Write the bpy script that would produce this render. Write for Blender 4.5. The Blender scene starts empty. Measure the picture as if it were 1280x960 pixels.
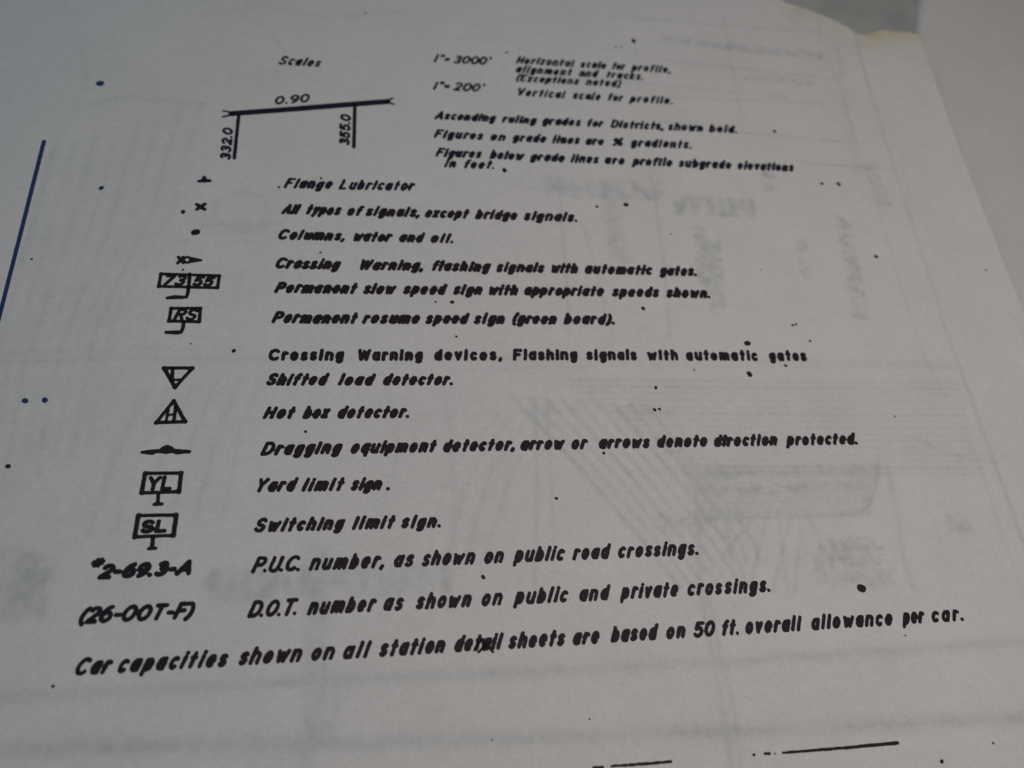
import bpy, math, random
import numpy as np

# ----------------------------------------------------------------------------- scene, camera, light
S = bpy.context.scene
COL = S.collection
MM = 0.001

# camera solved from the lettering's vanishing points: page axes X right, Y down, Z into the page
F_PX, D0 = 889.07, 0.170
ax_, ay_, az_ = -0.4094482, -0.15084434, -0.06766926
def _rot():
    cx, sx = math.cos(ax_), math.sin(ax_); cy, sy = math.cos(ay_), math.sin(ay_); cz, sz = math.cos(az_), math.sin(az_)
    return (np.array([[cz, -sz, 0], [sz, cz, 0], [0, 0, 1]]) @ np.array([[1, 0, 0], [0, cx, -sx], [0, sx, cx]])
            @ np.array([[cy, 0, sy], [0, 1, 0], [-sy, 0, cy]]))
RM = _rot()
CAM = -D0 * RM[2]

def at(u, v, z=0.0):
    """page point (millimetres, Y up) seen at pixel u, v of the 1280 x 960 photograph, z mm above the page"""
    r = RM.T @ np.array([(u - 640) / F_PX, (v - 480) / F_PX, 1.0])
    q = CAM + r * ((-z * MM - CAM[2]) / r[2])
    return np.array([q[0] * 1000, -q[1] * 1000])

from mathutils import Matrix
cam_d = bpy.data.cameras.new('camera')
cam = bpy.data.objects.new('camera', cam_d); COL.objects.link(cam); S.camera = cam
flip = np.diag([1, -1, -1])
M3 = flip @ RM.T @ flip                       # page (y down, z in) -> world (y up, z up); camera likewise
m = Matrix([[*M3[0], CAM[0]], [*M3[1], -CAM[1]], [*M3[2], -CAM[2]], [0, 0, 0, 1]])
cam.matrix_world = m
cam_d.sensor_width = 36; cam_d.lens = 36 * F_PX / 1280
cam_d.clip_start = 0.005; cam_d.clip_end = 20
cam_d.dof.use_dof = True
cam_d.dof.focus_distance = 0.160
cam_d.dof.aperture_fstop = 9.3
S.render.filter_size = 2.2

S.view_settings.view_transform = 'Standard'; S.view_settings.look = 'None'
S.view_settings.exposure = 0.0; S.view_settings.gamma = 1.0

W = bpy.data.worlds.new('World'); S.world = W; W.use_nodes = True
bg = W.node_tree.nodes['Background']
bg.inputs[0].default_value = (0.86, 0.91, 1.0, 1); bg.inputs[1].default_value = 0.050

def area(name, loc, target, size, power, color):
    d = bpy.data.lights.new(name, 'AREA'); d.shape = 'RECTANGLE'; d.size = size[0]; d.size_y = size[1]
    d.energy = power; d.color = color
    o = bpy.data.objects.new(name, d); COL.objects.link(o)
    from mathutils import Vector
    o.location = loc
    o.rotation_euler = (Vector(target) - Vector(loc)).to_track_quat('-Z', 'Y').to_euler()
    return o
area('room_lamp', (0.105, -0.045, 0.37), (0.085, -0.04, 0), (0.22, 0.22), 0.63, (1.0, 0.905, 0.86))
area('window_light', (-0.40, 0.16, 0.34), (-0.12, 0.02, 0), (0.3, 0.3), 0.215, (0.26, 0.71, 1.0))

# ----------------------------------------------------------------------------- materials
def new_mat(name, color, rough=0.6, spec=0.3):
    mt = bpy.data.materials.new(name); mt.use_nodes = True
    b = mt.node_tree.nodes['Principled BSDF']
    b.inputs['Base Color'].default_value = (*color, 1); b.inputs['Roughness'].default_value = rough
    b.inputs['Specular IOR Level'].default_value = spec
    return mt

def paper_material(name, base, printed):
    mt = new_mat(name, base, 0.85, 0.2)
    nt = mt.node_tree; N = nt.nodes; L = nt.links; b = N['Principled BSDF']
    tc = N.new('ShaderNodeTexCoord')
    def noise(scale, detail, lo, hi):
        n = N.new('ShaderNodeTexNoise'); n.inputs['Scale'].default_value = scale; n.inputs['Detail'].default_value = detail
        L.new(tc.outputs['Object'], n.inputs['Vector'])
        r = N.new('ShaderNodeMapRange'); r.inputs[1].default_value = .3; r.inputs[2].default_value = .7
        r.inputs[3].default_value = lo; r.inputs[4].default_value = hi
        L.new(n.outputs['Fac'], r.inputs[0]); return n, r.outputs[0]
    def mul(c, f):
        x = N.new('ShaderNodeMix'); x.data_type = 'RGBA'; x.blend_type = 'MULTIPLY'; x.inputs['Factor'].default_value = 1
        L.new(c, x.inputs['A']); L.new(f, x.inputs['B']); return x.outputs['Result']
    rgb = N.new('ShaderNodeRGB'); rgb.outputs[0].default_value = (*base, 1)
    c = rgb.outputs[0]
    _, f1 = noise(60, 3, .972, 1.02)        # cloudy formation of the sheet
    nf, f2 = noise(1300, 2, .955, 1.04)     # fibres
    _, f3 = noise(420, 2, .975, 1.02)
    c = mul(mul(mul(c, f1), f2), f3)
    if printed:
        at_ = N.new('ShaderNodeAttribute'); at_.attribute_name = 'show_through'
        sp = N.new('ShaderNodeSeparateColor'); L.new(at_.outputs['Color'], sp.inputs[0])
        for ch, tint in ((0, (0.60, 0.655, 0.66)), (1, (0.84, 0.74, 0.47))):
            x = N.new('ShaderNodeMix'); x.data_type = 'RGBA'; x.blend_type = 'MULTIPLY'
            L.new(sp.outputs[ch], x.inputs['Factor']); L.new(c, x.inputs['A']); x.inputs['B'].default_value = (*tint, 1)
            c = x.outputs['Result']
    L.new(c, b.inputs['Base Color'])
    bp = N.new('ShaderNodeBump'); bp.inputs['Strength'].default_value = .25; bp.inputs['Distance'].default_value = 0.00005
    L.new(nf.outputs['Fac'], bp.inputs['Height']); L.new(bp.outputs[0], b.inputs['Normal'])
    return mt

def ink_material(name, color):
    mt = new_mat(name, color, 0.6, 0.15)
    nt = mt.node_tree; N = nt.nodes; L = nt.links; b = N['Principled BSDF']
    tc = N.new('ShaderNodeTexCoord'); n = N.new('ShaderNodeTexNoise'); n.inputs['Scale'].default_value = 900
    L.new(tc.outputs['Object'], n.inputs['Vector'])
    r = N.new('ShaderNodeMix'); r.data_type = 'RGBA'
    L.new(n.outputs['Fac'], r.inputs['Factor'])
    r.inputs['A'].default_value = (*[k * .7 for k in color], 1); r.inputs['B'].default_value = (*[k * 1.5 for k in color], 1)
    L.new(r.outputs['Result'], b.inputs['Base Color'])
    return mt

PAPER = paper_material('printed_paper', (0.74, 0.735, 0.715), True)
BLANK = paper_material('blank_paper', (0.70, 0.68, 0.665), False)
INK = ink_material('black_toner', (0.020, 0.015, 0.021))
NAVY = ink_material('navy_toner', (0.014, 0.016, 0.030))
BLUE = ink_material('blue_ink', (0.022, 0.050, 0.135))
MAROON = ink_material('brown_black_toner', (0.030, 0.015, 0.018))

# ----------------------------------------------------------------------------- value noise for rough toner edges
rng = np.random.default_rng(7)
_tab = rng.random((256, 256))
def vnoise(x, y):
    xi = np.floor(x).astype(int); yi = np.floor(y).astype(int); fx = x - xi; fy = y - yi
    fx = fx * fx * (3 - 2 * fx); fy = fy * fy * (3 - 2 * fy)
    g = lambda a, b: _tab[a & 255, b & 255]
    return ((g(xi, yi) * (1 - fx) + g(xi + 1, yi) * fx) * (1 - fy) + (g(xi, yi + 1) * (1 - fx) + g(xi + 1, yi + 1) * fx) * fy) * 2 - 1

# ----------------------------------------------------------------------------- the sheet's own relief (mm)
XR, XL, YB = 145.4, -172.0, -125.0
def lift(x, y):
    x = np.asarray(x, float); y = np.asarray(y, float)
    h = 0.22 * np.sin(x / 38 + .6) * np.cos(y / 47 - .3) + 0.10 * np.sin(x / 17 + y / 23)
    c = np.clip((x - 95) / 52, 0, 1) ** 2 * np.clip((y - 70) / 60, 0, 1) ** 2
    return h + 2.2 * c + 0.6 * np.clip((x - 125) / 21, 0, 1) ** 2

# ----------------------------------------------------------------------------- single stroke lettering
def A(cx, cy, rx, ry, a0, a1, n=14):
    t = np.radians(np.linspace(a0, a1, n)); return [(cx + rx * math.cos(k), cy + ry * math.sin(k)) for k in t]
X = .70
bowl = lambda: A(.25, .35, .25, .35, 0, 360, 20)
G = {
 'a': (.5, [bowl(), [(.5, X), (.5, 0)]]),
 'b': (.5, [bowl(), [(0, 1), (0, 0)]]),
 'c': (.43, [A(.25, .35, .25, .35, 48, 312)]),
 'd': (.5, [bowl(), [(.5, 1), (.5, 0)]]),
 'e': (.5, [[(.02, .35), (.49, .35)] + A(.25, .35, .25, .35, 5, 312)]),
 'f': (.34, [A(.34, .80, .2, .2, 80, 180) + [(.14, 0)], [(0, .62), (.32, .62)]]),
 'g': (.5, [bowl(), [(.5, X)] + A(.27, -.10, .23, .2, 0, -140)]),
 'h': (.54, [[(0, 1), (0, 0)], [(0, .38)] + A(.27, .44, .27, .26, 180, 0) + [(.54, 0)]]),
 'i': (.02, [[(.01, X), (.01, 0)], [(.01, .95), (.012, .97)]]),
 'j': (.2, [[(.2, X)] + A(.05, -.1, .15, .2, 0, -120), [(.2, .95), (.2, .96)]]),
 'k': (.42, [[(0, 1), (0, 0)], [(.40, .64), (0, .24)], [(.14, .36), (.42, 0)]]),
 'l': (.02, [[(.01, 1), (.01, 0)]]),
 'm': (.92, [[(0, X), (0, 0)], [(0, .38)] + A(.23, .48, .23, .22, 180, 0) + [(.46, 0)], [(.46, .38)] + A(.69, .48, .23, .22, 180, 0) + [(.92, 0)]]),
 'n': (.54, [[(0, X), (0, 0)], [(0, .38)] + A(.27, .44, .27, .26, 180, 0) + [(.54, 0)]]),
 'o': (.5, [bowl()]),
 'p': (.5, [bowl(), [(0, X), (0, -.3)]]),
 'q': (.5, [bowl(), [(.5, X), (.5, -.3)]]),
 'r': (.3, [[(0, X), (0, 0)], [(0, .36)] + A(.2, .44, .2, .26, 180, 50)]),
 's': (.4, [A(.2, .525, .19, .175, 35, 250) + A(.2, .175, .2, .175, 70, -150)]),
 't': (.32, [[(.15, .96), (.15, 0)], [(0, .64), (.32, .64)]]),
 'u': (.54, [[(0, X), (0, .24)] + A(.27, .24, .27, .24, 180, 340), [(.54, X), (.54, 0)]]),
 'v': (.46, [[(0, X), (.23, 0), (.46, X)]]),
 'w': (.84, [[(0, X), (.21, 0), (.42, .58), (.63, 0), (.84, X)]]),
 'x': (.44, [[(0, X), (.44, 0)], [(.44, X), (0, 0)]]),
 'y': (.46, [[(0, X), (.23, .02)], [(.46, X), (.12, -.3)]]),
 'z': (.42, [[(0, X), (.42, X), (0, 0), (.42, 0)]]),
 'A': (.68, [[(0, 0), (.4, 1), (.68, 0)], [(.12, .32), (.58, .32)]]),
 'C': (.62, [A(.36, .5, .36, .5, 48, 312)]),
 'D': (.62, [[(0, 0), (0, 1), (.25, 1)] + A(.25, .5, .37, .5, 90, -90) + [(0, 0)]]),
 'E': (.5, [[(.5, 1), (0, 1), (0, 0), (.5, 0)], [(0, .52), (.42, .52)]]),
 'F': (.5, [[(.52, 1), (0, 1), (0, 0)], [(0, .52), (.40, .52)]]),
 'H': (.56, [[(0, 1), (0, 0)], [(.56, 1), (.56, 0)], [(0, .5), (.56, .5)]]),
 'L': (.46, [[(0, 1), (0, 0), (.46, 0)]]),
 'O': (.66, [A(.33, .5, .33, .5, 0, 360, 24)]),
 'P': (.54, [[(0, 0), (0, 1), (.28, 1)] + A(.28, .73, .26, .27, 90, -90) + [(0, .46)]]),
 'R': (.54, [[(0, 0), (0, 1), (.28, 1)] + A(.28, .75, .26, .25, 90, -90) + [(0, .5)], [(.26, .5), (.54, 0)]]),
 'S': (.54, [A(.27, .74, .25, .26, 30, 250) + A(.27, .24, .27, .25, 70, -155)]),
 'T': (.6, [[(0, 1), (.6, 1)], [(.3, 1), (.3, 0)]]),
 'U': (.56, [[(0, 1), (0, .28)] + A(.28, .28, .28, .28, 180, 360) + [(.56, 1)]]),
 'V': (.6, [[(0, 1), (.3, 0), (.6, 1)]]),
 'W': (.86, [[(0, 1), (.2, 0), (.43, .9), (.66, 0), (.86, 1)]]),
 'Y': (.56, [[(0, 1), (.28, .5), (.56, 1)], [(.28, .5), (.28, 0)]]),
 '0': (.56, [A(.28, .5, .28, .5, 0, 360, 24)]),
 '1': (.02, [[(.01, 1), (.01, 0)]]),
 '2': (.52, [A(.26, .74, .25, .26, 160, -20) + [(.45, .55), (0, 0), (.52, 0)]]),
 '3': (.5, [A(.24, .75, .22, .25, 140, -90), A(.24, .26, .26, .25, 80, -140)]),
 '5': (.52, [[(.5, 1), (.08, 1), (.04, .56)] + A(.25, .32, .26, .32, 110, -145)]),
 '6': (.54, [A(.27, .3, .27, .3, 0, 360, 20), A(.42, .3, .42, .7, 180, 95)]),
 '7': (.5, [[(0, 1), (.5, 1), (.14, 0)]]),
 '9': (.54, [A(.27, .7, .27, .3, 0, 360, 20), A(.12, .7, .42, .7, 0, -85)]),
 '%': (.7, [[(.6, 1), (.1, 0)], A(.14, .78, .13, .17, 0, 360), A(.56, .22, .13, .17, 0, 360)]),
 '.': (.02, [[(.01, .02), (.015, .02)]]),
 ',': (.06, [[(.06, .04), (.05, .0), (.0, -.16)]]),
 '(': (.18, [A(.5, .42, .5, .72, 125, 235)]),
 ')': (.18, [A(-.32, .42, .5, .72, 55, -55)]),
 '-': (.26, [[(.02, .42), (.24, .42)]]),
 '=': (.26, [[(0, .58), (.26, .58)], [(0, .36), (.26, .36)]]),
 '"': (.2, [[(.02, 1.02), (.02, .82)], [(.18, 1.02), (.18, .82)]]),
 "'": (.02, [[(.01, 1.02), (.01, .84)]]),
 '#': (.6, [[(.18, 1), (.18, 0)], [(.42, 1), (.42, 0)], [(0, .66), (.6, .66)], [(0, .34), (.6, .34)]]),
 ' ': (.3, []),
}

def word_strokes(text, p0, p1, cap, sw, slant, gap=.60):
    """strokes of one word (page mm) filling p0-p1 along its baseline"""
    p0 = np.array(p0, float); p1 = np.array(p1, float)
    d = p1 - p0; Lw = np.linalg.norm(d); d /= Lw; n = np.array([-d[1], d[0]])
    core = cap - sw; gl = []; x = 0
    if text.upper() == text: gap = .30            # capitals and figures are set wide and close
    for n_, ch in enumerate(text):
        w, st = G[ch]
        wide = 1.3 if ch.isupper() and text.upper() != text else 1.0
        jx = random.uniform(-.02, .02); jy = random.uniform(-.02, .02); js = random.uniform(.97, 1.04)
        for s in st: gl.append(np.array([(x + jx + px * js * wide, py * js + jy) for px, py in s]))
        x += w * wide + gap * (.92 if text[n_ + 1:n_ + 2] in ('.', ',') else .8 if ch in "'(" else 1)
    lo, hi = .02 * Lw, 10 * Lw                       # widen or narrow the letters until the word fits
    for _ in range(40):
        k = (lo + hi) / 2
        xs = np.concatenate([g[:, 0] * k + slant * g[:, 1] * core for g in gl])
        if xs.max() - xs.min() > Lw - sw: hi = k
        else: lo = k
    xs0 = xs.min()
    out = []
    for g in gl:
        gx = g[:, 0] * k + slant * g[:, 1] * core - xs0 + sw / 2; gy = g[:, 1] * core + sw / 2
        out.append(p0 + gx[:, None] * d + gy[:, None] * n)
    return [(o, sw) for o in out]

def seg_field(strokes, gx, gy, soft):
    """signed distance to the stroke set; strokes that meet bleed together like toner"""
    acc = np.zeros_like(gx)
    for pts, sw in strokes:
        pts = np.asarray(pts, float)
        sw_ = np.broadcast_to(np.asarray(sw, float), (len(pts),))
        if len(pts) == 1: pts = np.vstack([pts, pts + 1e-4]); sw_ = np.append(sw_, sw_)
        dm = np.full_like(gx, 1e9)
        for a, b, wa, wb in zip(pts[:-1], pts[1:], sw_[:-1], sw_[1:]):
            ab = b - a; l2 = ab @ ab + 1e-12
            t = np.clip(((gx - a[0]) * ab[0] + (gy - a[1]) * ab[1]) / l2, 0, 1)
            dd = np.hypot(gx - a[0] - t * ab[0], gy - a[1] - t * ab[1]) - (wa + t * (wb - wa)) / 2
            np.minimum(dm, dd, out=dm)
        acc += np.exp(np.clip(-dm / soft, -60, 40))
    return -soft * np.log(acc + 1e-26)

def ink_polys(strokes, step, rough, soft, seed):
    """marching squares outline of the inked area -> verts, faces (page mm)"""
    allp = np.concatenate([np.asarray(s[0], float) for s in strokes]); pad = max(np.max(s[1]) for s in strokes) / 2 + .5
    x0, y0 = allp.min(0) - pad; x1, y1 = allp.max(0) + pad
    xs = np.arange(x0, x1 + step, step); ys = np.arange(y0, y1 + step, step)
    gx, gy = np.meshgrid(xs, ys)
    f = seg_field(strokes, gx, gy, soft)
    ox, oy = seed * 13.7, seed * 7.3
    f = f + rough * (vnoise(gx / .55 + ox, gy / .55 + oy) * .65 + vnoise(gx / .25 + oy, gy / .25 + ox) * .35)
    ins = f < 0
    V = []; Fc = []; idx = {}
    def gv(j, i):
        k = (0, j, i)
        if k not in idx: idx[k] = len(V); V.append((xs[i], ys[j]))
        return idx[k]
    def ev(j, i, j2, i2):
        if (j2, i2) < (j, i): j, i, j2, i2 = j2, i2, j, i
        k = (1, j, i, j2 - j)
        if k not in idx:
            t = f[j, i] / (f[j, i] - f[j2, i2]); idx[k] = len(V)
            V.append((xs[i] + t * (xs[i2] - xs[i]), ys[j] + t * (ys[j2] - ys[j])))
        return idx[k]
    cnt = ins[:-1, :-1].astype(int) + ins[1:, :-1] + ins[:-1, 1:] + ins[1:, 1:]
    for j, i in zip(*np.nonzero(cnt)):
        if cnt[j, i] == 4:
            Fc.append((gv(j, i), gv(j, i + 1), gv(j + 1, i + 1), gv(j + 1, i))); continue
        c = [(j, i), (j, i + 1), (j + 1, i + 1), (j + 1, i)]; poly = []
        for q in range(4):
            a, b = c[q], c[(q + 1) % 4]
            if ins[a]: poly.append(gv(*a))
            if ins[a] != ins[b]: poly.append(ev(*a, *b))
        if len(poly) > 2: Fc.append(tuple(poly))
    return V, Fc

_count = [0]
def ink(name, strokes, mat, parent, label=None, rough=.10, soft=.09, step=.15, group=None):
    """one printed mark: a film of toner lying on the sheet, as ONE mesh object. strokes: list of words/stroke lists"""
    _count[0] += 1
    V, Fc = [], []
    for chunk in strokes:
        v, fc = ink_polys(chunk, step, rough, soft, _count[0] + len(V) % 97)
        o = len(V); V += v; Fc += [tuple(k + o for k in p) for p in fc]
    va = np.array(V); z = lift(va[:, 0], va[:, 1]) + .035
    me = bpy.data.meshes.new(name)
    me.from_pydata([(a * MM, b * MM, c * MM) for (a, b), c in zip(V, z)], [], Fc)
    me.materials.append(mat)
    ob = bpy.data.objects.new(name, me); COL.objects.link(ob)
    if parent: ob.parent = parent
    if label: ob['label'] = label
    if group: ob['group'] = group
    return ob

def pxmm(u, v):                                   # local millimetres per photo pixel, across and upright
    a = at(u, v); return np.linalg.norm(at(u + 1, v) - a), np.linalg.norm(at(u, v - 1) - a)

PEN = 1.14
def stroke(pts, w):                               # strokes given where the photo shows them -> page mm
    p = np.array([at(*q) for q in pts]); c = np.mean(np.array(pts, float), 0); s = sum(pxmm(*c)) / 2
    return (p, np.asarray(w, float) * s * PEN)

# ----------------------------------------------------------------------------- table and blank sheet
def mesh_obj(name, verts, faces, mat, parent=None):
    me = bpy.data.meshes.new(name); me.from_pydata(verts, [], faces); me.materials.append(mat)
    ob = bpy.data.objects.new(name, me); COL.objects.link(ob)
    if parent: ob.parent = parent
    return ob

tm = new_mat('grey_green_laminate', (0.40, 0.42, 0.385), 0.5, 0.4)
nt = tm.node_tree; tc = nt.nodes.new('ShaderNodeTexCoord'); nn = nt.nodes.new('ShaderNodeTexNoise'); nn.inputs['Scale'].default_value = 70
nn.inputs['Detail'].default_value = 4
cr = nt.nodes.new('ShaderNodeMix'); cr.data_type = 'RGBA'; cr.inputs['A'].default_value = (.30, .325, .34, 1); cr.inputs['B'].default_value = (.60, .60, .53, 1)
nt.links.new(tc.outputs['Object'], nn.inputs['Vector']); nt.links.new(nn.outputs['Fac'], cr.inputs['Factor'])
nt.links.new(cr.outputs['Result'], nt.nodes['Principled BSDF'].inputs['Base Color'])
tz = -5.5 * MM
table = mesh_obj('table_top', [(-.9, -.7, tz), (.9, -.7, tz), (.9, .9, tz), (-.9, .9, tz), (-.9, -.7, tz - .025), (.9, -.7, tz - .025), (.9, .9, tz - .025), (-.9, .9, tz - .025)],
                 [(0, 1, 2, 3), (7, 6, 5, 4), (0, 4, 5, 1), (1, 5, 6, 2), (2, 6, 7, 3), (3, 7, 4, 0)], tm)
table['kind'] = 'structure'

# blank sheet: its left edge runs up from under the printed sheet's corner; gently bowed
ZB = -4.6
e0 = at(1149, -8, ZB); e1 = at(1143, 60, ZB)
ed = (e0 - e1) / np.linalg.norm(e0 - e1); en = np.array([ed[1], -ed[0]])
nu, nv = 60, 90; bv = []; bf = []
for j in range(nv + 1):
    for i in range(nu + 1):
        s_ = -260 + 380 * j / nv; t_ = 215 * i / nu
        p = e1 + ed * s_ + en * t_
        z = ZB + .5 * math.sin(t_ / 40 + s_ / 60) + .35 * math.sin(s_ / 33 - t_ / 70)
        z = min(z, -2.2); z = z + (-5.25 - z) * math.exp(-t_ / 5)
        bv.append((p[0] * MM, p[1] * MM, z * MM))
for j in range(nv):
    for i in range(nu):
        a = j * (nu + 1) + i; bf.append((a, a + nu + 1, a + nu + 2, a + 1)[::-1])
blank = mesh_obj('blank_sheet', bv, bf, BLANK)
for pl in blank.data.polygons: pl.use_smooth = True
sm = blank.modifiers.new('thickness', 'SOLIDIFY'); sm.thickness = .00012; sm.offset = -1
blank['label'] = 'blank off-white sheet of paper lying under the right edge of the printed sheet'; blank['category'] = 'paper sheet'

# ----------------------------------------------------------------------------- the printed sheet
sheet = bpy.data.objects.new('printed_sheet', None); COL.objects.link(sheet); sheet.empty_display_size = .02
sheet['label'] = 'large sheet of paper printed with black slanted map legend lettering and railway symbols'
sheet['category'] = 'printed page'

edge = [(-400, 156), (60, 156), (82, 151.5), (94, 146)] + [tuple(at(u, v, 1.0)) for u, v in ((985, 0), (1010, 8), (1040, 21), (1062, 33), (1076, 42), (1088, 42), (1096, 39), (1104, 38.5), (1117, 41.5), (1132, 43), (1143, 47))] + [(200, 126.0)]
ex = np.array([e[0] for e in edge]); ey = np.array([e[1] for e in edge])
NX, NY = 720, 640
uu = np.linspace(0, 1, NX + 1); vv = np.linspace(0, 1, NY + 1)
px = XL + (XR - XL) * uu
top = np.interp(px, ex, ey) + .12 * vnoise(px / 1.3, px * 0) * (px > 95)
PX = np.repeat(px[None], NY + 1, 0); PY = YB + (top[None] - YB) * vv[:, None]
# right edge follows the photo's slightly slanted cut, corner rounded
PX = PX + np.clip((PX - 100) / 45, 0, 1) * (-.35 * np.clip((PY - 118) / 10, 0, 1) ** 2)

# what is printed on the back shows through as pale grey: distance to each pale mark, softened
GH = []                                             # (page polyline, width mm, strength, softness mm)
def gl(pts, w=.7, s=.5, soft=.45, px_=True):
    GH.append((np.array([at(*q) for q in pts]) if px_ else np.array(pts, float), w, s, soft))
gl([(1066, 40), (1077, 81), (1129, 242), (1174, 382), (1178, 400), (1230, 541), (1277, 671), (1330, 820)], .8, .42)
gl([(1018, 20), (1081, 203), (1136, 390), (1157, 447), (1227, 584), (1256, 677), (1290, 770)], .6, .25)
gl([(760, 20), (900, 31), (1020, 40)], .8, .35); gl([(825, 75), (1052, 99)], .7, .35); gl([(833, 122), (1028, 129)], .7, .3)
gl([(922, 166), (1073, 179)], .7, .4); gl([(996, 203), (1117, 211)], .6, .3); gl([(560, 45), (760, 62)], .6, .22)
gl([(697, 210), (703, 290), (712, 400)], .6, .2); gl([(725, 270), (740, 320), (760, 400), (768, 430)], .6, .25); gl([(812, 215), (822, 270), (830, 330), (836, 420)], .6, .4)
gl([(870, 600), (876, 745), (905, 890), (915, 960)], 1.0, .4, .7); gl([(884, 745), (917, 885), (928, 960)], .8, .4, .6)
gl([(0, 872), (210, 861), (420, 850), (700, 838), (1000, 822), (1280, 802)], 1.5, .42, 1.0)
gl([(0, 938), (300, 932), (600, 925), (1000, 911), (1280, 898)], 1.9, .5, 1.2)
gl([(0, 930), (200, 929), (420, 921)], 1.0, .3, .9)
gl([(388, 690), (386, 850), (384, 960)], 2.0, .35, 1.2); gl([(404, 690), (404, 850), (398, 905)], 1.6, .35, 1.0); gl([(421, 850), (418, 905), (400, 910)], 1.2, .35, .9)
gl([(0, 452), (200, 446), (420, 448), (640, 448), (1000, 452), (1190, 456)], .8, .28, .8); gl([(0, 440), (150, 436), (300, 434)], .7, .22, .8)
gl([(560, 462), (800, 458), (1190, 460)], .5, .22)
gl([(330, 520), (640, 515), (900, 508)], .6, .12)
gl([(690, 95), (800, 104), (940, 118)], .6, .3); gl([(800, 150), (930, 160)], .6, .3); gl([(905, 18), (912, 70), (926, 140)], .6, .22); gl([(795, 50), (800, 110)], .6, .2)
gl([(640, 232), (660, 236), (690, 238)], .6, .25); gl([(1000, 205), (1060, 208), (1117, 211), (1128, 240)], .6, .25)
gl([(700, 262), (706, 330), (712, 410)], .6, .3); gl([(1128, 205), (1140, 255)], .6, .3)
for k in range(4): gl([(1046 + 5 * k, 60 + 36 * k), (1054 + 6 * k, 92 + 40 * k)], 2.2, .22, 1.0)
# the fan of yard tracks
for k in range(9):
    gl([(640 + 21 * k, 496 + 1.5 * k), (722 + 20 * k, 582 + 2 * k), (800 + 18 * k, 672 + 1 * k), (850 + 16 * k - (k > 5) * 30, 735 - (k > 5) * 34)], .75, .40 if k % 3 else .58, .5)
for k in range(4):
    gl([(690 - 22 * k, 505 + 4 * k), (640 - 26 * k, 590), (605 - 26 * k, 700 + 6 * k)], .6, .22, .5)
gl([(668, 500), (672, 620), (668, 730)], .9, .35, .6); gl([(684, 500), (688, 600), (694, 690)], .7, .3, .5)
# close ruled lines, right half
for k in range(15):
    y = 476 + 8.2 * k
    gl([(700 + 12 * k, y - 1), (960, y + 1), (1196 + k * 2.2, y + 2)], .7, .30 + .12 * (k % 4 == 1), .5)
for k in range(11):
    y = 584 + 6.2 * k
    gl([(852 + 3 * k, y + 2), (1000, y), (1098 - 1.2 * k, y - 3)], .65, .34 + .1 * (k % 3 == 1), .45)
gl([(1100, 585), (1092, 622), (1078, 640), (1050, 644), (990, 646)], .7, .35); gl([(1150, 548), (1172, 562), (1210, 572), (1242, 578)], .7, .4)
gl([(1010, 648), (1022, 668)], .7, .45); gl([(1110, 590), (1122, 640), (1130, 700), (1142, 735)], 1.0, .4, .7); gl([(1100, 560), (1095, 600)], .8, .3)
for a, b in (((960, 640), (938, 730)), ((972, 640), (985, 745)), ((948, 640), (900, 700)), ((990, 640), (965, 740)), ((1002, 660), (992, 740)), ((905, 660), (930, 720))):
    gl([a, b], .6, .38, .45)
# left half: sweeping curves and a round loop
for k in range(8):
    gl([(250 - 26 * k, 130 + 8 * k), (215 - 27 * k, 260 + 10 * k), (140 - 22 * k, 400 + 12 * k), (110 - 22 * k, 560 + 12 * k)], 1.0, .2 + .1 * (k % 2), .8)
for k in range(6):
    gl([(330 - 30 * k, 470 + 4 * k), (300 - 32 * k, 540 + 8 * k), (280 - 34 * k, 640 + 6 * k)], 1.0, .2 + .08 * (k % 2), .8)
gl([(302 + 33 * math.cos(t), 263 + 24 * math.sin(t)) for t in np.linspace(0, 6.3, 26)], .9, .25, .7)
gl([(250, 281), (350, 279)], .9, .32, .6); gl([(262, 290), (345, 289), (345, 302), (270, 303)], .7, .25, .7)
gl([(300, 20), (330, 30), (350, 60)], .8, .2, .8); gl([(262, 18), (320, 8), (420, 22), (500, 14)], 1.0, .22, .9)
gl([(100, 60), (110, 100), (60, 200), (40, 300)], 1.0, .18, .9); gl([(120, 130), (160, 120), (250, 130)], 1.5, .25, 1.1)
gl([(555, 480), (562, 540), (570, 650), (560, 760)], .8, .22, .7); gl([(480, 470), (500, 560), (470, 650)], .8, .18, .7)
gl([(600, 500), (640, 540), (630, 640)], .8, .18, .8)
# back-of-sheet lettering: only an illegible texture of short strokes comes through
def smudge(p0, p1, h, n, w=.7, s=.5, soft=.4):
    a = at(*p0); b = at(*p1); d = b - a; L_ = np.linalg.norm(d); d /= L_; nrm = np.array([-d[1], d[0]])
    for k in range(n):
        o = a + d * (L_ * (k + .5) / n); q = L_ / n * .36
        grid = [(gx_ * q, gy_ * h) for gx_ in (-1, 0, 1) for gy_ in (0, .5, 1)]
        for _ in range(4):                                     # a knot of crossing bars, no letter shapes
            c = random.sample(grid, 2)
            GH.append((np.array([o + d * x + nrm * y for x, y in c]), w * .9, s * .8, soft))
random.seed(11)
smudge((828, 52), (1030, 74), 2.6, 16, .8, .5, .55); smudge((930, 100), (1020, 108), 2.2, 8, .7, .35); smudge((960, 122), (985, 126), 2.4, 3, .8, .35)
smudge((845, 265), (945, 270), 5.0, 6, 1.4, .62, .6); smudge((680, 243), (835, 248), 5.2, 9, 1.1, .42, .7)
smudge((886, 360), (880, 285), 2.4, 7, 1.0, .45, .6); smudge((905, 395), (898, 300), 3.0, 9, 1.0, .42, .6); smudge((1012, 350), (1005, 300), 2.2, 5, .8, .35, .5)
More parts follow.
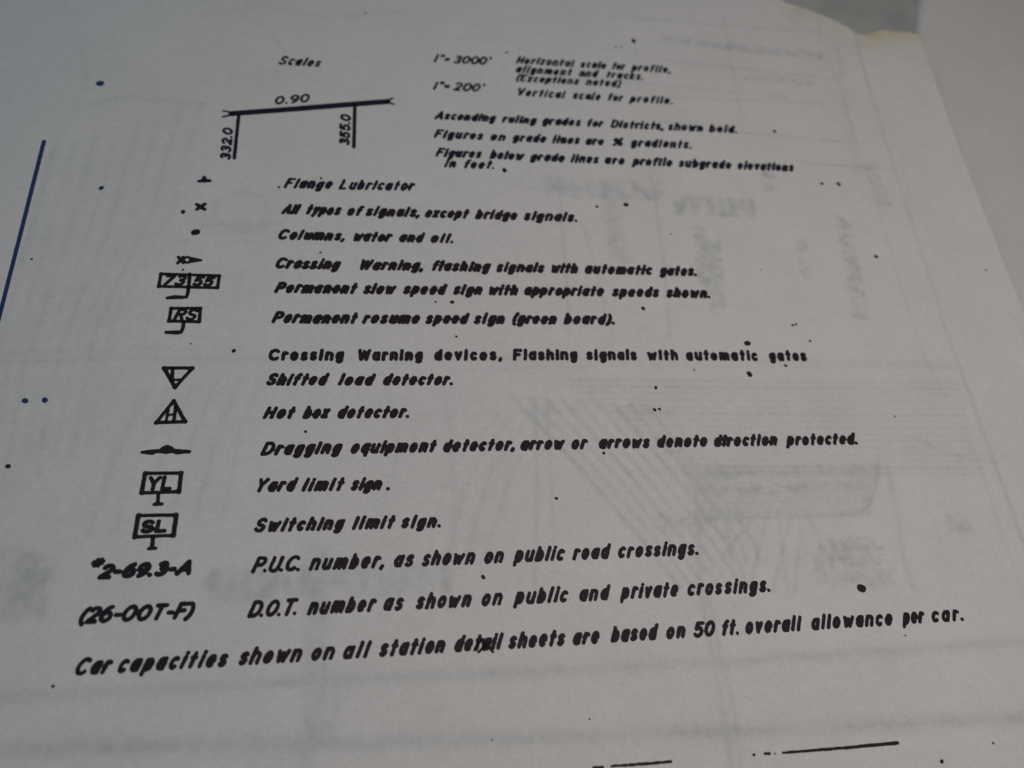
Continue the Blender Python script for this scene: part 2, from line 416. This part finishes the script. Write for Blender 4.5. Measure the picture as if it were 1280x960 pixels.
smudge((1085, 400), (1060, 272), 3.6, 12, 1.0, .42, .6); smudge((1112, 256), (1092, 205), 3.2, 5, .9, .42, .6); smudge((970, 240), (965, 215), 2.6, 2, 1.2, .5, .7)
smudge((785, 330), (770, 235), 4, 8, 1.0, .25, .8); smudge((545, 340), (535, 255), 4, 6, 1.0, .16, .8)
smudge((1025, 690), (1095, 684), 2.2, 7, .7, .42, .4); smudge((1020, 712), (1110, 702), 3.2, 7, .9, .4, .5); smudge((1025, 735), (1120, 728), 2.6, 8, .8, .35, .5)
smudge((250, 750), (400, 742), 5.0, 9, 1.2, .32, .8); smudge((410, 745), (560, 737), 5.0, 8, 1.1, .26, .8); smudge((820, 660), (930, 650), 3, 9, .7, .3, .5)
smudge((50, 770), (62, 690), 5, 5, 1.6, .38, 1.0); smudge((22, 770), (40, 680), 5, 5, 1.6, .3, 1.0); smudge((1185, 660), (1215, 668), 3, 3, .9, .35, .6)
smudge((870, 620), (1080, 612), 1.8, 22, .5, .3, .4); smudge((860, 600), (1090, 592), 1.5, 20, .5, .25, .4)

amt = np.zeros_like(PX)
for pts, w, s, soft in GH:
    lo = pts.min(0) - w - 3 * soft; hi = pts.max(0) + w + 3 * soft
    i0 = np.searchsorted(px, lo[0]); i1 = np.searchsorted(px, hi[0])
    if i1 <= i0: continue
    j0 = max(0, int((lo[1] - YB) / (160 - YB) * NY) - 2); j1 = min(NY + 1, int((hi[1] - YB) / (125 - YB) * NY) + 3)
    sx = PX[j0:j1, i0:i1]; sy = PY[j0:j1, i0:i1]
    if sx.size == 0: continue
    dm = np.full_like(sx, 1e9)
    for a, b in zip(pts[:-1], pts[1:]):
        ab = b - a; t = np.clip(((sx - a[0]) * ab[0] + (sy - a[1]) * ab[1]) / (ab @ ab + 1e-12), 0, 1)
        np.minimum(dm, np.hypot(sx - a[0] - t * ab[0], sy - a[1] - t * ab[1]), out=dm)
    v = s / (1 + np.exp(np.clip((dm - w / 2) / (soft * .5), -30, 30)))
    cur = amt[j0:j1, i0:i1]; amt[j0:j1, i0:i1] = cur + v * (1 - cur)
amt *= np.clip(.80 + .28 * vnoise(PX / 6, PY / 6), .3, 1.1) * np.clip(.85 + .3 * vnoise(PX / 1.1, PY / 1.1), .4, 1.1)
amt = np.clip(amt * 1.22, 0, .62)
aged = np.exp(-np.clip(np.interp(PX, ex, ey) - PY, 0, 99) / 5.5) * np.clip((PX - 92) / 14, 0, 1) * np.clip(.75 + .45 * vnoise(PX / 5, PY / 5), .2, 1.1)

PZ = lift(PX, PY)
co = np.stack([PX, PY, PZ], -1).reshape(-1, 3) * MM
ii = np.arange((NX + 1) * (NY + 1)).reshape(NY + 1, NX + 1)
fq = np.stack([ii[:-1, :-1], ii[:-1, 1:], ii[1:, 1:], ii[1:, :-1]], -1).reshape(-1, 4)
me = bpy.data.meshes.new('paper')
me.vertices.add(len(co)); me.vertices.foreach_set('co', co.ravel())
me.loops.add(fq.size); me.loops.foreach_set('vertex_index', fq.ravel().astype(np.int32))
me.polygons.add(len(fq)); me.polygons.foreach_set('loop_start', np.arange(0, fq.size, 4, dtype=np.int32))
me.update(calc_edges=True); me.validate()
at_c = me.color_attributes.new('show_through', 'FLOAT_COLOR', 'POINT')
cc = np.zeros((len(co), 4), np.float32); cc[:, 0] = amt.ravel(); cc[:, 1] = np.clip(aged.ravel(), 0, 1); cc[:, 3] = 1
at_c.data.foreach_set('color', cc.ravel())
me.polygons.foreach_set('use_smooth', np.ones(len(fq), bool))
me.materials.append(PAPER)
paper = bpy.data.objects.new('paper', me); COL.objects.link(paper); paper.parent = sheet
sm = paper.modifiers.new('thickness', 'SOLIDIFY'); sm.thickness = .0001; sm.offset = -1

# ----------------------------------------------------------------------------- lines of lettering
# (baseline start, baseline end, cap height, pen width, slant, [(word, from, to)]) in photo pixels along the line
def lettering(name, b0, b1, cap, sw, words, slant=.30, mat=INK, parent=sheet, label=None, rough=.09, soft=.065):
    (u0, v0), (u1, v1) = b0, b1
    mid = ((u0 + u1) / 2, (v0 + v1) / 2)
    up = np.linalg.norm(at(mid[0], mid[1] - cap) - at(*mid)); s = sum(pxmm(*mid)) / 2
    yy = lambda u: v0 + (v1 - v0) * (u - u0) / (u1 - u0)
    bold = {'text_line': (.92 if b0[1] < 125 else 1.03) if mat is NAVY else 1.12, 'number_code': 1.36, 'bracketed_code': 1.3}.get(name, 1.0)
    if name == 'text_line': up *= 1.07
    chunks = [word_strokes(t, at(a, yy(a)), at(b, yy(b)), up, sw * s * bold, slant) for t, a, b in words]
    txt = ' '.join(w[0] for w in words)
    return ink(name, chunks, mat, parent, label or 'line of lettering reading: ' + txt, rough=rough * (s / .2), soft=soft)

LINES = [
 ((348, 81.5), (401, 84.5), 10.5, 3.0, NAVY, [('Scales', 348, 401.5)]),
 ((542, 78), (616, 81.5), 10, 3.0, NAVY, [('1', 542, 549), ('"=', 551, 563), ("3000'", 567, 616)]),
 ((541, 112.5), (608, 115.5), 10.5, 3.1, NAVY, [('1', 541, 548), ('"=', 550, 563), ("200'", 566, 608)]),
 ((645, 79), (838, 92), 9, 2.8, NAVY, [('Horizontal', 645, 720), ('scale', 725.5, 759), ('for', 765, 783), ('profile,', 788, 838.5)]),
 ((645, 90.6), (804, 100.6), 9, 2.8, NAVY, [('alignment', 645, 716.5), ('and', 724, 750), ('tracks.', 758, 804.5)]),
 ((645, 101.3), (778, 109.5), 9, 2.8, NAVY, [('(Exceptions', 645, 725), ('noted)', 732, 778)]),
 ((648, 119.7), (841, 131), 9.5, 2.9, NAVY, [('Vertical', 648, 709), ('scale', 716, 752), ('for', 760, 780.5), ('profile.', 786, 841)]),
 ((542, 149.5), (922, 167.5), 10, 3.0, NAVY, [('Ascending', 542.5, 621), ('ruling', 627, 672), ('grades', 677, 727.5), ('for', 734, 756), ('Districts,', 763, 830), ('shown', 835, 880), ('bold.', 886, 922)]),
 ((542, 173), (865, 186.7), 10.5, 3.1, NAVY, [('Figures', 542, 605), ('on', 613, 633), ('grade', 640, 684), ('lines', 690, 726), ('are', 732, 756), ('%', 766, 781), ('gradients.', 788, 865)]),
 ((544, 196.3), (993.5, 215.5), 10.8, 3.2, NAVY, [('Figures', 544, 603), ('below', 611.5, 656.5), ('grade', 662, 707), ('lines', 713, 750), ('are', 756, 782), ('profile', 789.5, 841.5), ('subgrade', 848.5, 915.5), ('elevations', 922, 994)]),
 ((555, 210), (618, 212.2), 10.8, 3.2, NAVY, [('in', 555, 571), ('feet.', 580, 618)]),
 ((354, 235), (519, 239.5), 12.5, 3.5, NAVY, [('Flange', 354, 416), ('Lubricator', 423, 519.5)]),
 ((351, 267), (722, 278.5), 12.5, 3.6, INK, [('All', 351, 376.5), ('types', 382, 427), ('of', 433.5, 455.5), ('signals,', 456.5, 525), ('except', 531, 587), ('bridge', 593.5, 647.5), ('signals.', 654.5, 722)]),
 ((347, 299), (567, 305), 12.8, 3.7, INK, [('Columns,', 347, 431), ('water', 441.5, 491), ('and', 498.5, 532), ('oil.', 538, 567)]),
 ((343.5, 335.5), (871, 346), 13.2, 3.8, INK, [('Crossing', 343.5, 426.5), ('Warning,', 449.5, 529.5), ('flashing', 539.5, 614.5), ('signals', 620, 681.5), ('with', 689, 723.5), ('automatic', 731, 817), ('gates.', 824, 871.5)]),
 ((342, 366), (888, 373.7), 13.6, 3.9, INK, [('Permanent', 342, 447), ('slow', 453.5, 496), ('speed', 503.5, 560), ('sign', 566, 604), ('with', 611, 648.5), ('appropriate', 655, 756), ('speeds', 765, 825.5), ('shown.', 833, 888.5)]),
 ((338.5, 404), (769, 407), 14.2, 4.1, INK, [('Permanent', 338.5, 447.5), ('resume', 452, 525.5), ('speed', 531.5, 588), ('sign', 592, 632), ('(green', 640, 697), ('board).', 704, 769)]),
 ((334.5, 450.8), (1009, 451.8), 14.0, 4.0, INK, [('Crossing', 334.5, 430), ('Warning', 447, 529), ('devices,', 542.5, 628), ('Flashing', 641, 722.5), ('signals', 733, 796.5), ('with', 809.5, 848.5), ('automatic', 857.5, 948.5), ('gates', 962, 1009.5)]),
 ((332, 482), (566, 482), 15, 4.2, INK, [('Shifted', 332, 411.5), ('load', 422, 470), ('detector.', 478.5, 566.5)]),
 ((328, 524), (511, 522.8), 15.6, 4.3, INK, [('Hot', 328, 369), ('box', 377.5, 413), ('detector.', 421.5, 511.5)]),
 ((325, 569.7), (1072.5, 556), 15.6, 4.2, INK, [('Dragging', 325, 428.5), ('equipment', 438, 546.5), ('detector,', 553.5, 644), ('arrow', 650.5, 707), ('or', 714.5, 736), ('arrows', 748.5, 813.5), ('denote', 821.5, 885.5), ('direction', 892.5, 973.5), ('protected.', 982, 1073)]),
 ((321, 615.6), (488, 613.2), 16.8, 4.4, INK, [('Yard', 321, 372.5), ('limit', 376.5, 430.5), ('sign', 438, 478), ('.', 482.3, 488)]),
 ((317, 666), (551, 660), 17.2, 4.5, INK, [('Switching', 317, 431.5), ('limit', 439.5, 494.5), ('sign.', 501, 551.5)]),
 ((313.5, 717), (873.5, 694.3), 19, 4.3, INK, [('P.U.C.', 313.5, 375), ('number,', 385.5, 480.5), ('as', 492, 518.5), ('shown', 527, 595), ('on', 605.5, 631), ('public', 640.5, 707.5), ('road', 715.5, 766), ('crossings.', 773, 873.5)]),
 ((308.5, 773), (963.5, 740.5), 19.8, 4.4, INK, [('D.O.T.', 308.5, 372.5), ('number', 383.5, 471.5), ('as', 479, 505.5), ('shown', 519.5, 590.5), ('on', 602, 629.5), ('public', 641, 712), ('and', 724.5, 765.5), ('private', 774.5, 849.5), ('crossings.', 860, 963.5)]),
 ((92.5, 845.5), (1205.5, 776.5), 20.3, 4.6, INK, [('Car', 92.5, 139.5), ('capacities', 146, 285), ('shown', 297.5, 378), ('on', 388.5, 419), ('all', 428.5, 465), ('station', 473.5, 557.5), ('detail', 568, 631), ('sheets', 635.5, 708), ('are', 716.5, 751), ('based', 763.5, 826), ('on', 833.5, 859), ('50', 867.5, 896.5), ('ft.', 903, 924.5), ('overall', 932.5, 1005.5), ('allowance', 1015, 1118), ('per', 1127.5, 1158.5), ('car.', 1166, 1205.5)]),
]
random.seed(5)
for k, (b0, b1, cap, sw, mat, words) in enumerate(LINES):
    upright = words[1][0] == 'Warning' if len(words) > 1 else False
    lettering('text_line', b0, b1, cap, sw, words, .09 if upright else .38, mat)
lettering('number_code', (121, 725), (238, 719.5), 20, 4.8, [('2-69.3-A', 120.5, 238.5)], .36, label='slanted black code reading 2-69.3-A with a small raised number mark')
num = [o for o in COL.objects if o.name.startswith('number_code')][0]
lettering('number_mark', (112.5, 710.5), (130.5, 709.3), 13, 4.6, [('#', 112.3, 130.5)], .45, parent=num, label='small raised number mark blotted with ink')
lettering('bracketed_code', (97, 781), (243, 773.5), 22, 4.6, [('(26-OOT-F)', 97, 243)], .36, label='slanted black code in brackets reading (26-OOT-F)')
# the overtyped blot across the word "detail"
ink('ink_blot', [[stroke([(593, 812), (601, 800), (608, 806), (616, 815)], 3.2), stroke([(598, 815), (612, 803)], 3.0), stroke([(604, 799), (605, 812)], 3.4)]], INK, sheet, 'black correction blot across the word detail')

# ----------------------------------------------------------------------------- grade diagram
gd = ink('grade_line', [[stroke([(290, 141.7), (370, 136.2), (484, 127.3)], [6.4, 6.6, 6.8])], [stroke([(291, 140.6), (279, 138.3)], 2.2), stroke([(292, 142.4), (278.5, 145.8)], 2.4)],
                        [stroke([(483, 126.2), (490.5, 123.2)], 2.2), stroke([(483, 127.8), (492.5, 130.6)], 2.2)]], NAVY, sheet, 'thick sloping grade line with forked ends', rough=.05)
ink('station_mark', [[stroke([(298.5, 143), (296, 165), (292.7, 197)], 3.6)]], NAVY, gd, 'upright mark under the left end of the grade line', rough=.06)
ink('station_mark', [[stroke([(443.6, 132), (443, 160), (442.3, 184)], 3.6)]], NAVY, gd, 'upright mark under the right end of the grade line', rough=.06)
def upright_text(text, p0, p1, cap, sw, label):
    mid = ((p0[0] + p1[0]) / 2, (p0[1] + p1[1]) / 2)
    c = np.linalg.norm(at(mid[0] - cap, mid[1]) - at(*mid)); s = sum(pxmm(*mid)) / 2
    ink('figures', [word_strokes(text, at(*p0), at(*p1), c, sw * s, .25)], NAVY, gd, label, rough=.06, soft=.06)
upright_text('332.0', (288.3, 199.5), (292, 159), 14.2, 3.3, 'upright figures 332.0')
upright_text('355.0', (437.7, 182), (439.2, 143), 14.2, 3.3, 'upright figures 355.0')
lettering('figures', (344, 131), (388.5, 128), 10.8, 2.9, [('0.90', 344, 388.5)], .3, NAVY, gd, 'figures 0.90 above the grade line', rough=.05, soft=.06)

# ----------------------------------------------------------------------------- symbols in the left column
ink('lubricator_symbol', [[stroke([(248.5, 225.6), (262, 225.4)], 3.6), stroke([(255.2, 224), (255, 221)], [5.5, 4])]], NAVY, sheet, 'small bar with a bump on top', soft=.15)
ink('cross_symbol', [[stroke([(245.6, 254.8), (255.6, 261)], 3.9), stroke([(256, 254.2), (245.6, 261)], 3.9)]], INK, sheet, 'small x-shaped cross', soft=.12)
ink('dot_symbol', [[stroke([(243, 289.8), (245.8, 289.2)], 7.0)]], INK, sheet, 'round solid dot')
ink('crossing_symbol', [[stroke([(222.8, 320.8), (229, 328)], 3.6), stroke([(228.5, 321), (222, 328.3)], 3.6), stroke([(234.2 + 5.4 * math.cos(t), 324.3 + 3.3 * math.sin(t)) for t in np.linspace(0, 6.3, 18)], 3.0),
     stroke([(240, 324.5), (251, 324.8)], [7, 3.0])]], INK, sheet, 'small arrow with a crossed tail and an open ring', rough=.05, soft=.06)
def board(name, tl, tr, br, bl, w, label, wv=None):
    return ink(name, [[stroke([tl, tr], w), stroke([tr, br], wv or w), stroke([br, bl], w), stroke([bl, tl], wv or w)]], INK, sheet, label, rough=.06, soft=.12)
b = board('speed_sign', (201, 342), (273.8, 344), (271.7, 359.2), (198.2, 357.6), 3.6, 'wide two-part sign outline with a bent arrow post below')
ink('divider', [[stroke([(236.8, 342), (235.6, 359.5)], 4.0)]], INK, b, rough=.05)
lettering('sign_figures', (202, 357), (233, 357.5), 14.5, 4.3, [('73', 203.5, 232)], .3, INK, b, 'figures 73 on the left half', rough=.05, soft=.05)
lettering('sign_figures', (239, 357.8), (270, 358.5), 14, 4.3, [('55', 239.5, 268)], .3, INK, b, 'figures 55 on the right half', rough=.05, soft=.05)
ink('sign_post', [[stroke([(235.4, 360), (234.3, 367), (232.5, 371), (226, 371.3)], 3.8), stroke([(227, 371.2), (219, 371), (209, 372)], [4, 5.2, 3.8])]], INK, b, rough=.05)
b = board('resume_sign', (214, 385), (250.4, 385), (248.7, 401.8), (211, 401), 3.8, 'single sign outline with a bent arrow post below')
lettering('sign_letters', (215, 400.6), (248, 401), 15.5, 4.2, [('RS', 215.5, 246.5)], .3, INK, b, 'letters RS', rough=.05, soft=.06)
ink('sign_post', [[stroke([(229.6, 403), (228.4, 410), (226, 415), (219, 415.6)], 4.0), stroke([(222, 415.2), (207.5, 415.2)], [4.8, 4.0])]], INK, b, rough=.05)
tri = ink('triangle_symbol', [[stroke([(204.8, 459.8), (240.6, 459.8)], 4.0), stroke([(240.6, 459.8), (218.6, 484)], 4.0), stroke([(218.6, 484), (204.8, 459.8)], 4.2)]], INK, sheet, 'triangle outline pointing down', rough=.05, soft=.15)
ink('symbol_letter', [[stroke([(215.8, 460), (214.6, 475)], 4.2), stroke([(214.4, 475), (224, 474.4)], 3.4)]], INK, tri, 'letter L', rough=.05)
tri = ink('triangle_symbol', [[stroke([(217, 501), (195, 528.2)], 4.0), stroke([(195, 528.2), (231.4, 527)], 4.2), stroke([(231.4, 527), (217, 501)], 4.2)]], INK, sheet, 'triangle outline pointing up', rough=.05, soft=.12)
ink('symbol_letter', [[stroke([(210.4, 512), (207.4, 527)], 3.0), stroke([(219.6, 508), (217, 527)], 4.0), stroke([(208, 518.8), (218.5, 517.6)], 2.8)]], INK, tri, 'letter H', rough=.05, soft=.06)
ink('double_arrow_symbol', [[stroke([(177.3, 565.2), (190.5, 565), (197, 563.6)], [3.6, 6.8, 4.2]), stroke([(196, 564), (218, 564)], 4.0), stroke([(204.6, 562), (208.3, 561.6), (212, 562)], [8.5, 10.5, 8.5]),
     stroke([(216, 563.6), (221.5, 564.6), (236.5, 564.4)], [4.2, 6.4, 4.2])]], INK, sheet, 'flat double-ended arrow with a hump in the middle', soft=.12, rough=.06)
b = board('limit_sign', (181.2, 591.5), (226.4, 591.3), (223.7, 614.6), (176.8, 616), 4.2, 'upright sign outline on a short footed post, lettered YL', 5.0)
lettering('sign_letters', (183, 614), (214.5, 613.2), 19.5, 5.2, [('YL', 183, 214.5)], .08, INK, b, 'letters YL', rough=.05)
ink('sign_post', [[stroke([(197.7, 618), (197, 629)], 4.2), stroke([(192.8, 630.4), (202.2, 630)], 4.2)]], INK, b, rough=.05)
b = board('limit_sign', (172.6, 644.4), (220.3, 643.6), (216.7, 669.2), (168.2, 671), 4.2, 'upright sign outline on a short footed post, lettered SL', 5.4)
lettering('sign_letters', (174.5, 667.3), (208, 666), 17.5, 5.6, [('SL', 174.5, 208)], .12, INK, b, 'letters SL', rough=.05)
ink('sign_post', [[stroke([(191, 673), (190, 684)], 5.0), stroke([(185.6, 685.8), (194.6, 685.2)], 4.0)]], INK, b, rough=.05)

# ----------------------------------------------------------------------------- rules and stray toner specks
ink('margin_rule', [[stroke([(55, 177), (28, 283), (0, 391), (-30, 508)], [4.6, 4.4, 4.2, 4.2])]], BLUE, sheet, 'dark blue ruled line down the left margin', rough=.04)
ink('bottom_rule', [[stroke([(979, 941), (1010, 938.6), (1060, 934.5), (1122, 928.6)], [2.6, 3.0, 3.4, 3.8])], [stroke([(956.5, 942), (962, 942)], 3.4)], [stroke([(942.4, 943.6), (943, 943.6)], 3.0)], [stroke([(968.8, 941.8), (969.4, 941.8)], 1.6)]],
    MAROON, sheet, 'broken black ruled line by the lower right corner', rough=.09)
ink('bottom_rule', [[stroke([(764.5, 957.8), (800, 955.4), (839, 952.2)], [2.8, 3.2, 3.0])], [stroke([(742, 959.4), (754, 959)], 3.0)]], MAROON, sheet, 'broken black ruled line cut by the lower edge', rough=.09)
SPECKS = [(125, 104, 4.4, 1), (126.5, 235, 2.8, 1), (228.5, 264, 2.8, 0), (292, 437.7, 2.6, 0), (31, 500.2, 3.6, 1), (55.5, 499, 3.6, 1), (9.5, 582, 3.1, 2), (382, 539, 2.1, 0), (792, 51, 2.4, 0), (968, 164, 1.9, 0),
 (1027, 229.5, 1.8, 0), (1048, 229.8, 2.3, 0), (782.5, 256.7, 2.8, 0), (746, 258.3, 1.7, 0), (1095, 321, 2.2, 0), (803.5, 386, 2.6, 0), (565.2, 377.2, 2.6, 2), (544.5, 377, 1.3, 0), (570.3, 420.5, 1.4, 0),
 (934, 428.6, 3.5, 2), (936.5, 467.6, 3.2, 2), (990.7, 406.8, 1.6, 0), (995, 405.6, 1.3, 0), (1012.5, 426.6, 1.5, 0), (982, 456.6, 1.9, 0), (819.3, 485.5, 2.1, 0), (817.8, 512.4, 2.1, 0), (823.8, 511.6, 1.7, 0),
 (867.3, 463, 1.1, 0), (754.4, 567, 2.1, 0), (695.5, 623.5, 2.1, 0), (604, 720.8, 2.5, 0), (1076.6, 735.4, 5.2, 2), (66, 857.6, 2.2, 2), (401.5, 222.2, 1.4, 0), (348.5, 233.3, 1.5, 0), (630.5, 212.6, 2.7, 1),
 (400.5, 315.4, 1.5, 0), (228.4, 337, 1.5, 0), (1177, 952, 2.4, 2), (1241, 928.8, 1.5, 0), (633.3, 64.8, 1.5, 0), (770, 58.6, 1.0, 0), (776.5, 58.8, 1.0, 0), (457, 16.5, 1.2, 0), (39.5, 323.5, 1.5, 1), (838.5, 292.8, .9, 0),
 (951, 337.5, .9, 0), (1119, 520.5, 1.1, 0), (1131.5, 794.5, 1.2, 0), (238.5, 429.5, 1.1, 0), (1232, 337.5, 1.2, 0), (737, 899, 1.2, 0), (615, 924.5, 1.2, 0)]
random.seed(3)
for u, v, r, c in SPECKS:
    e = r * random.uniform(.05, .28)
    ink('ink_speck', [[stroke([(u - e, v + random.uniform(-.3, .3) * r), (u + e, v + random.uniform(-.3, .5) * r)], r * 1.55)]], (INK, BLUE if u < 140 else NAVY, MAROON)[c], sheet, rough=.02 + .01 * r, step=.12)
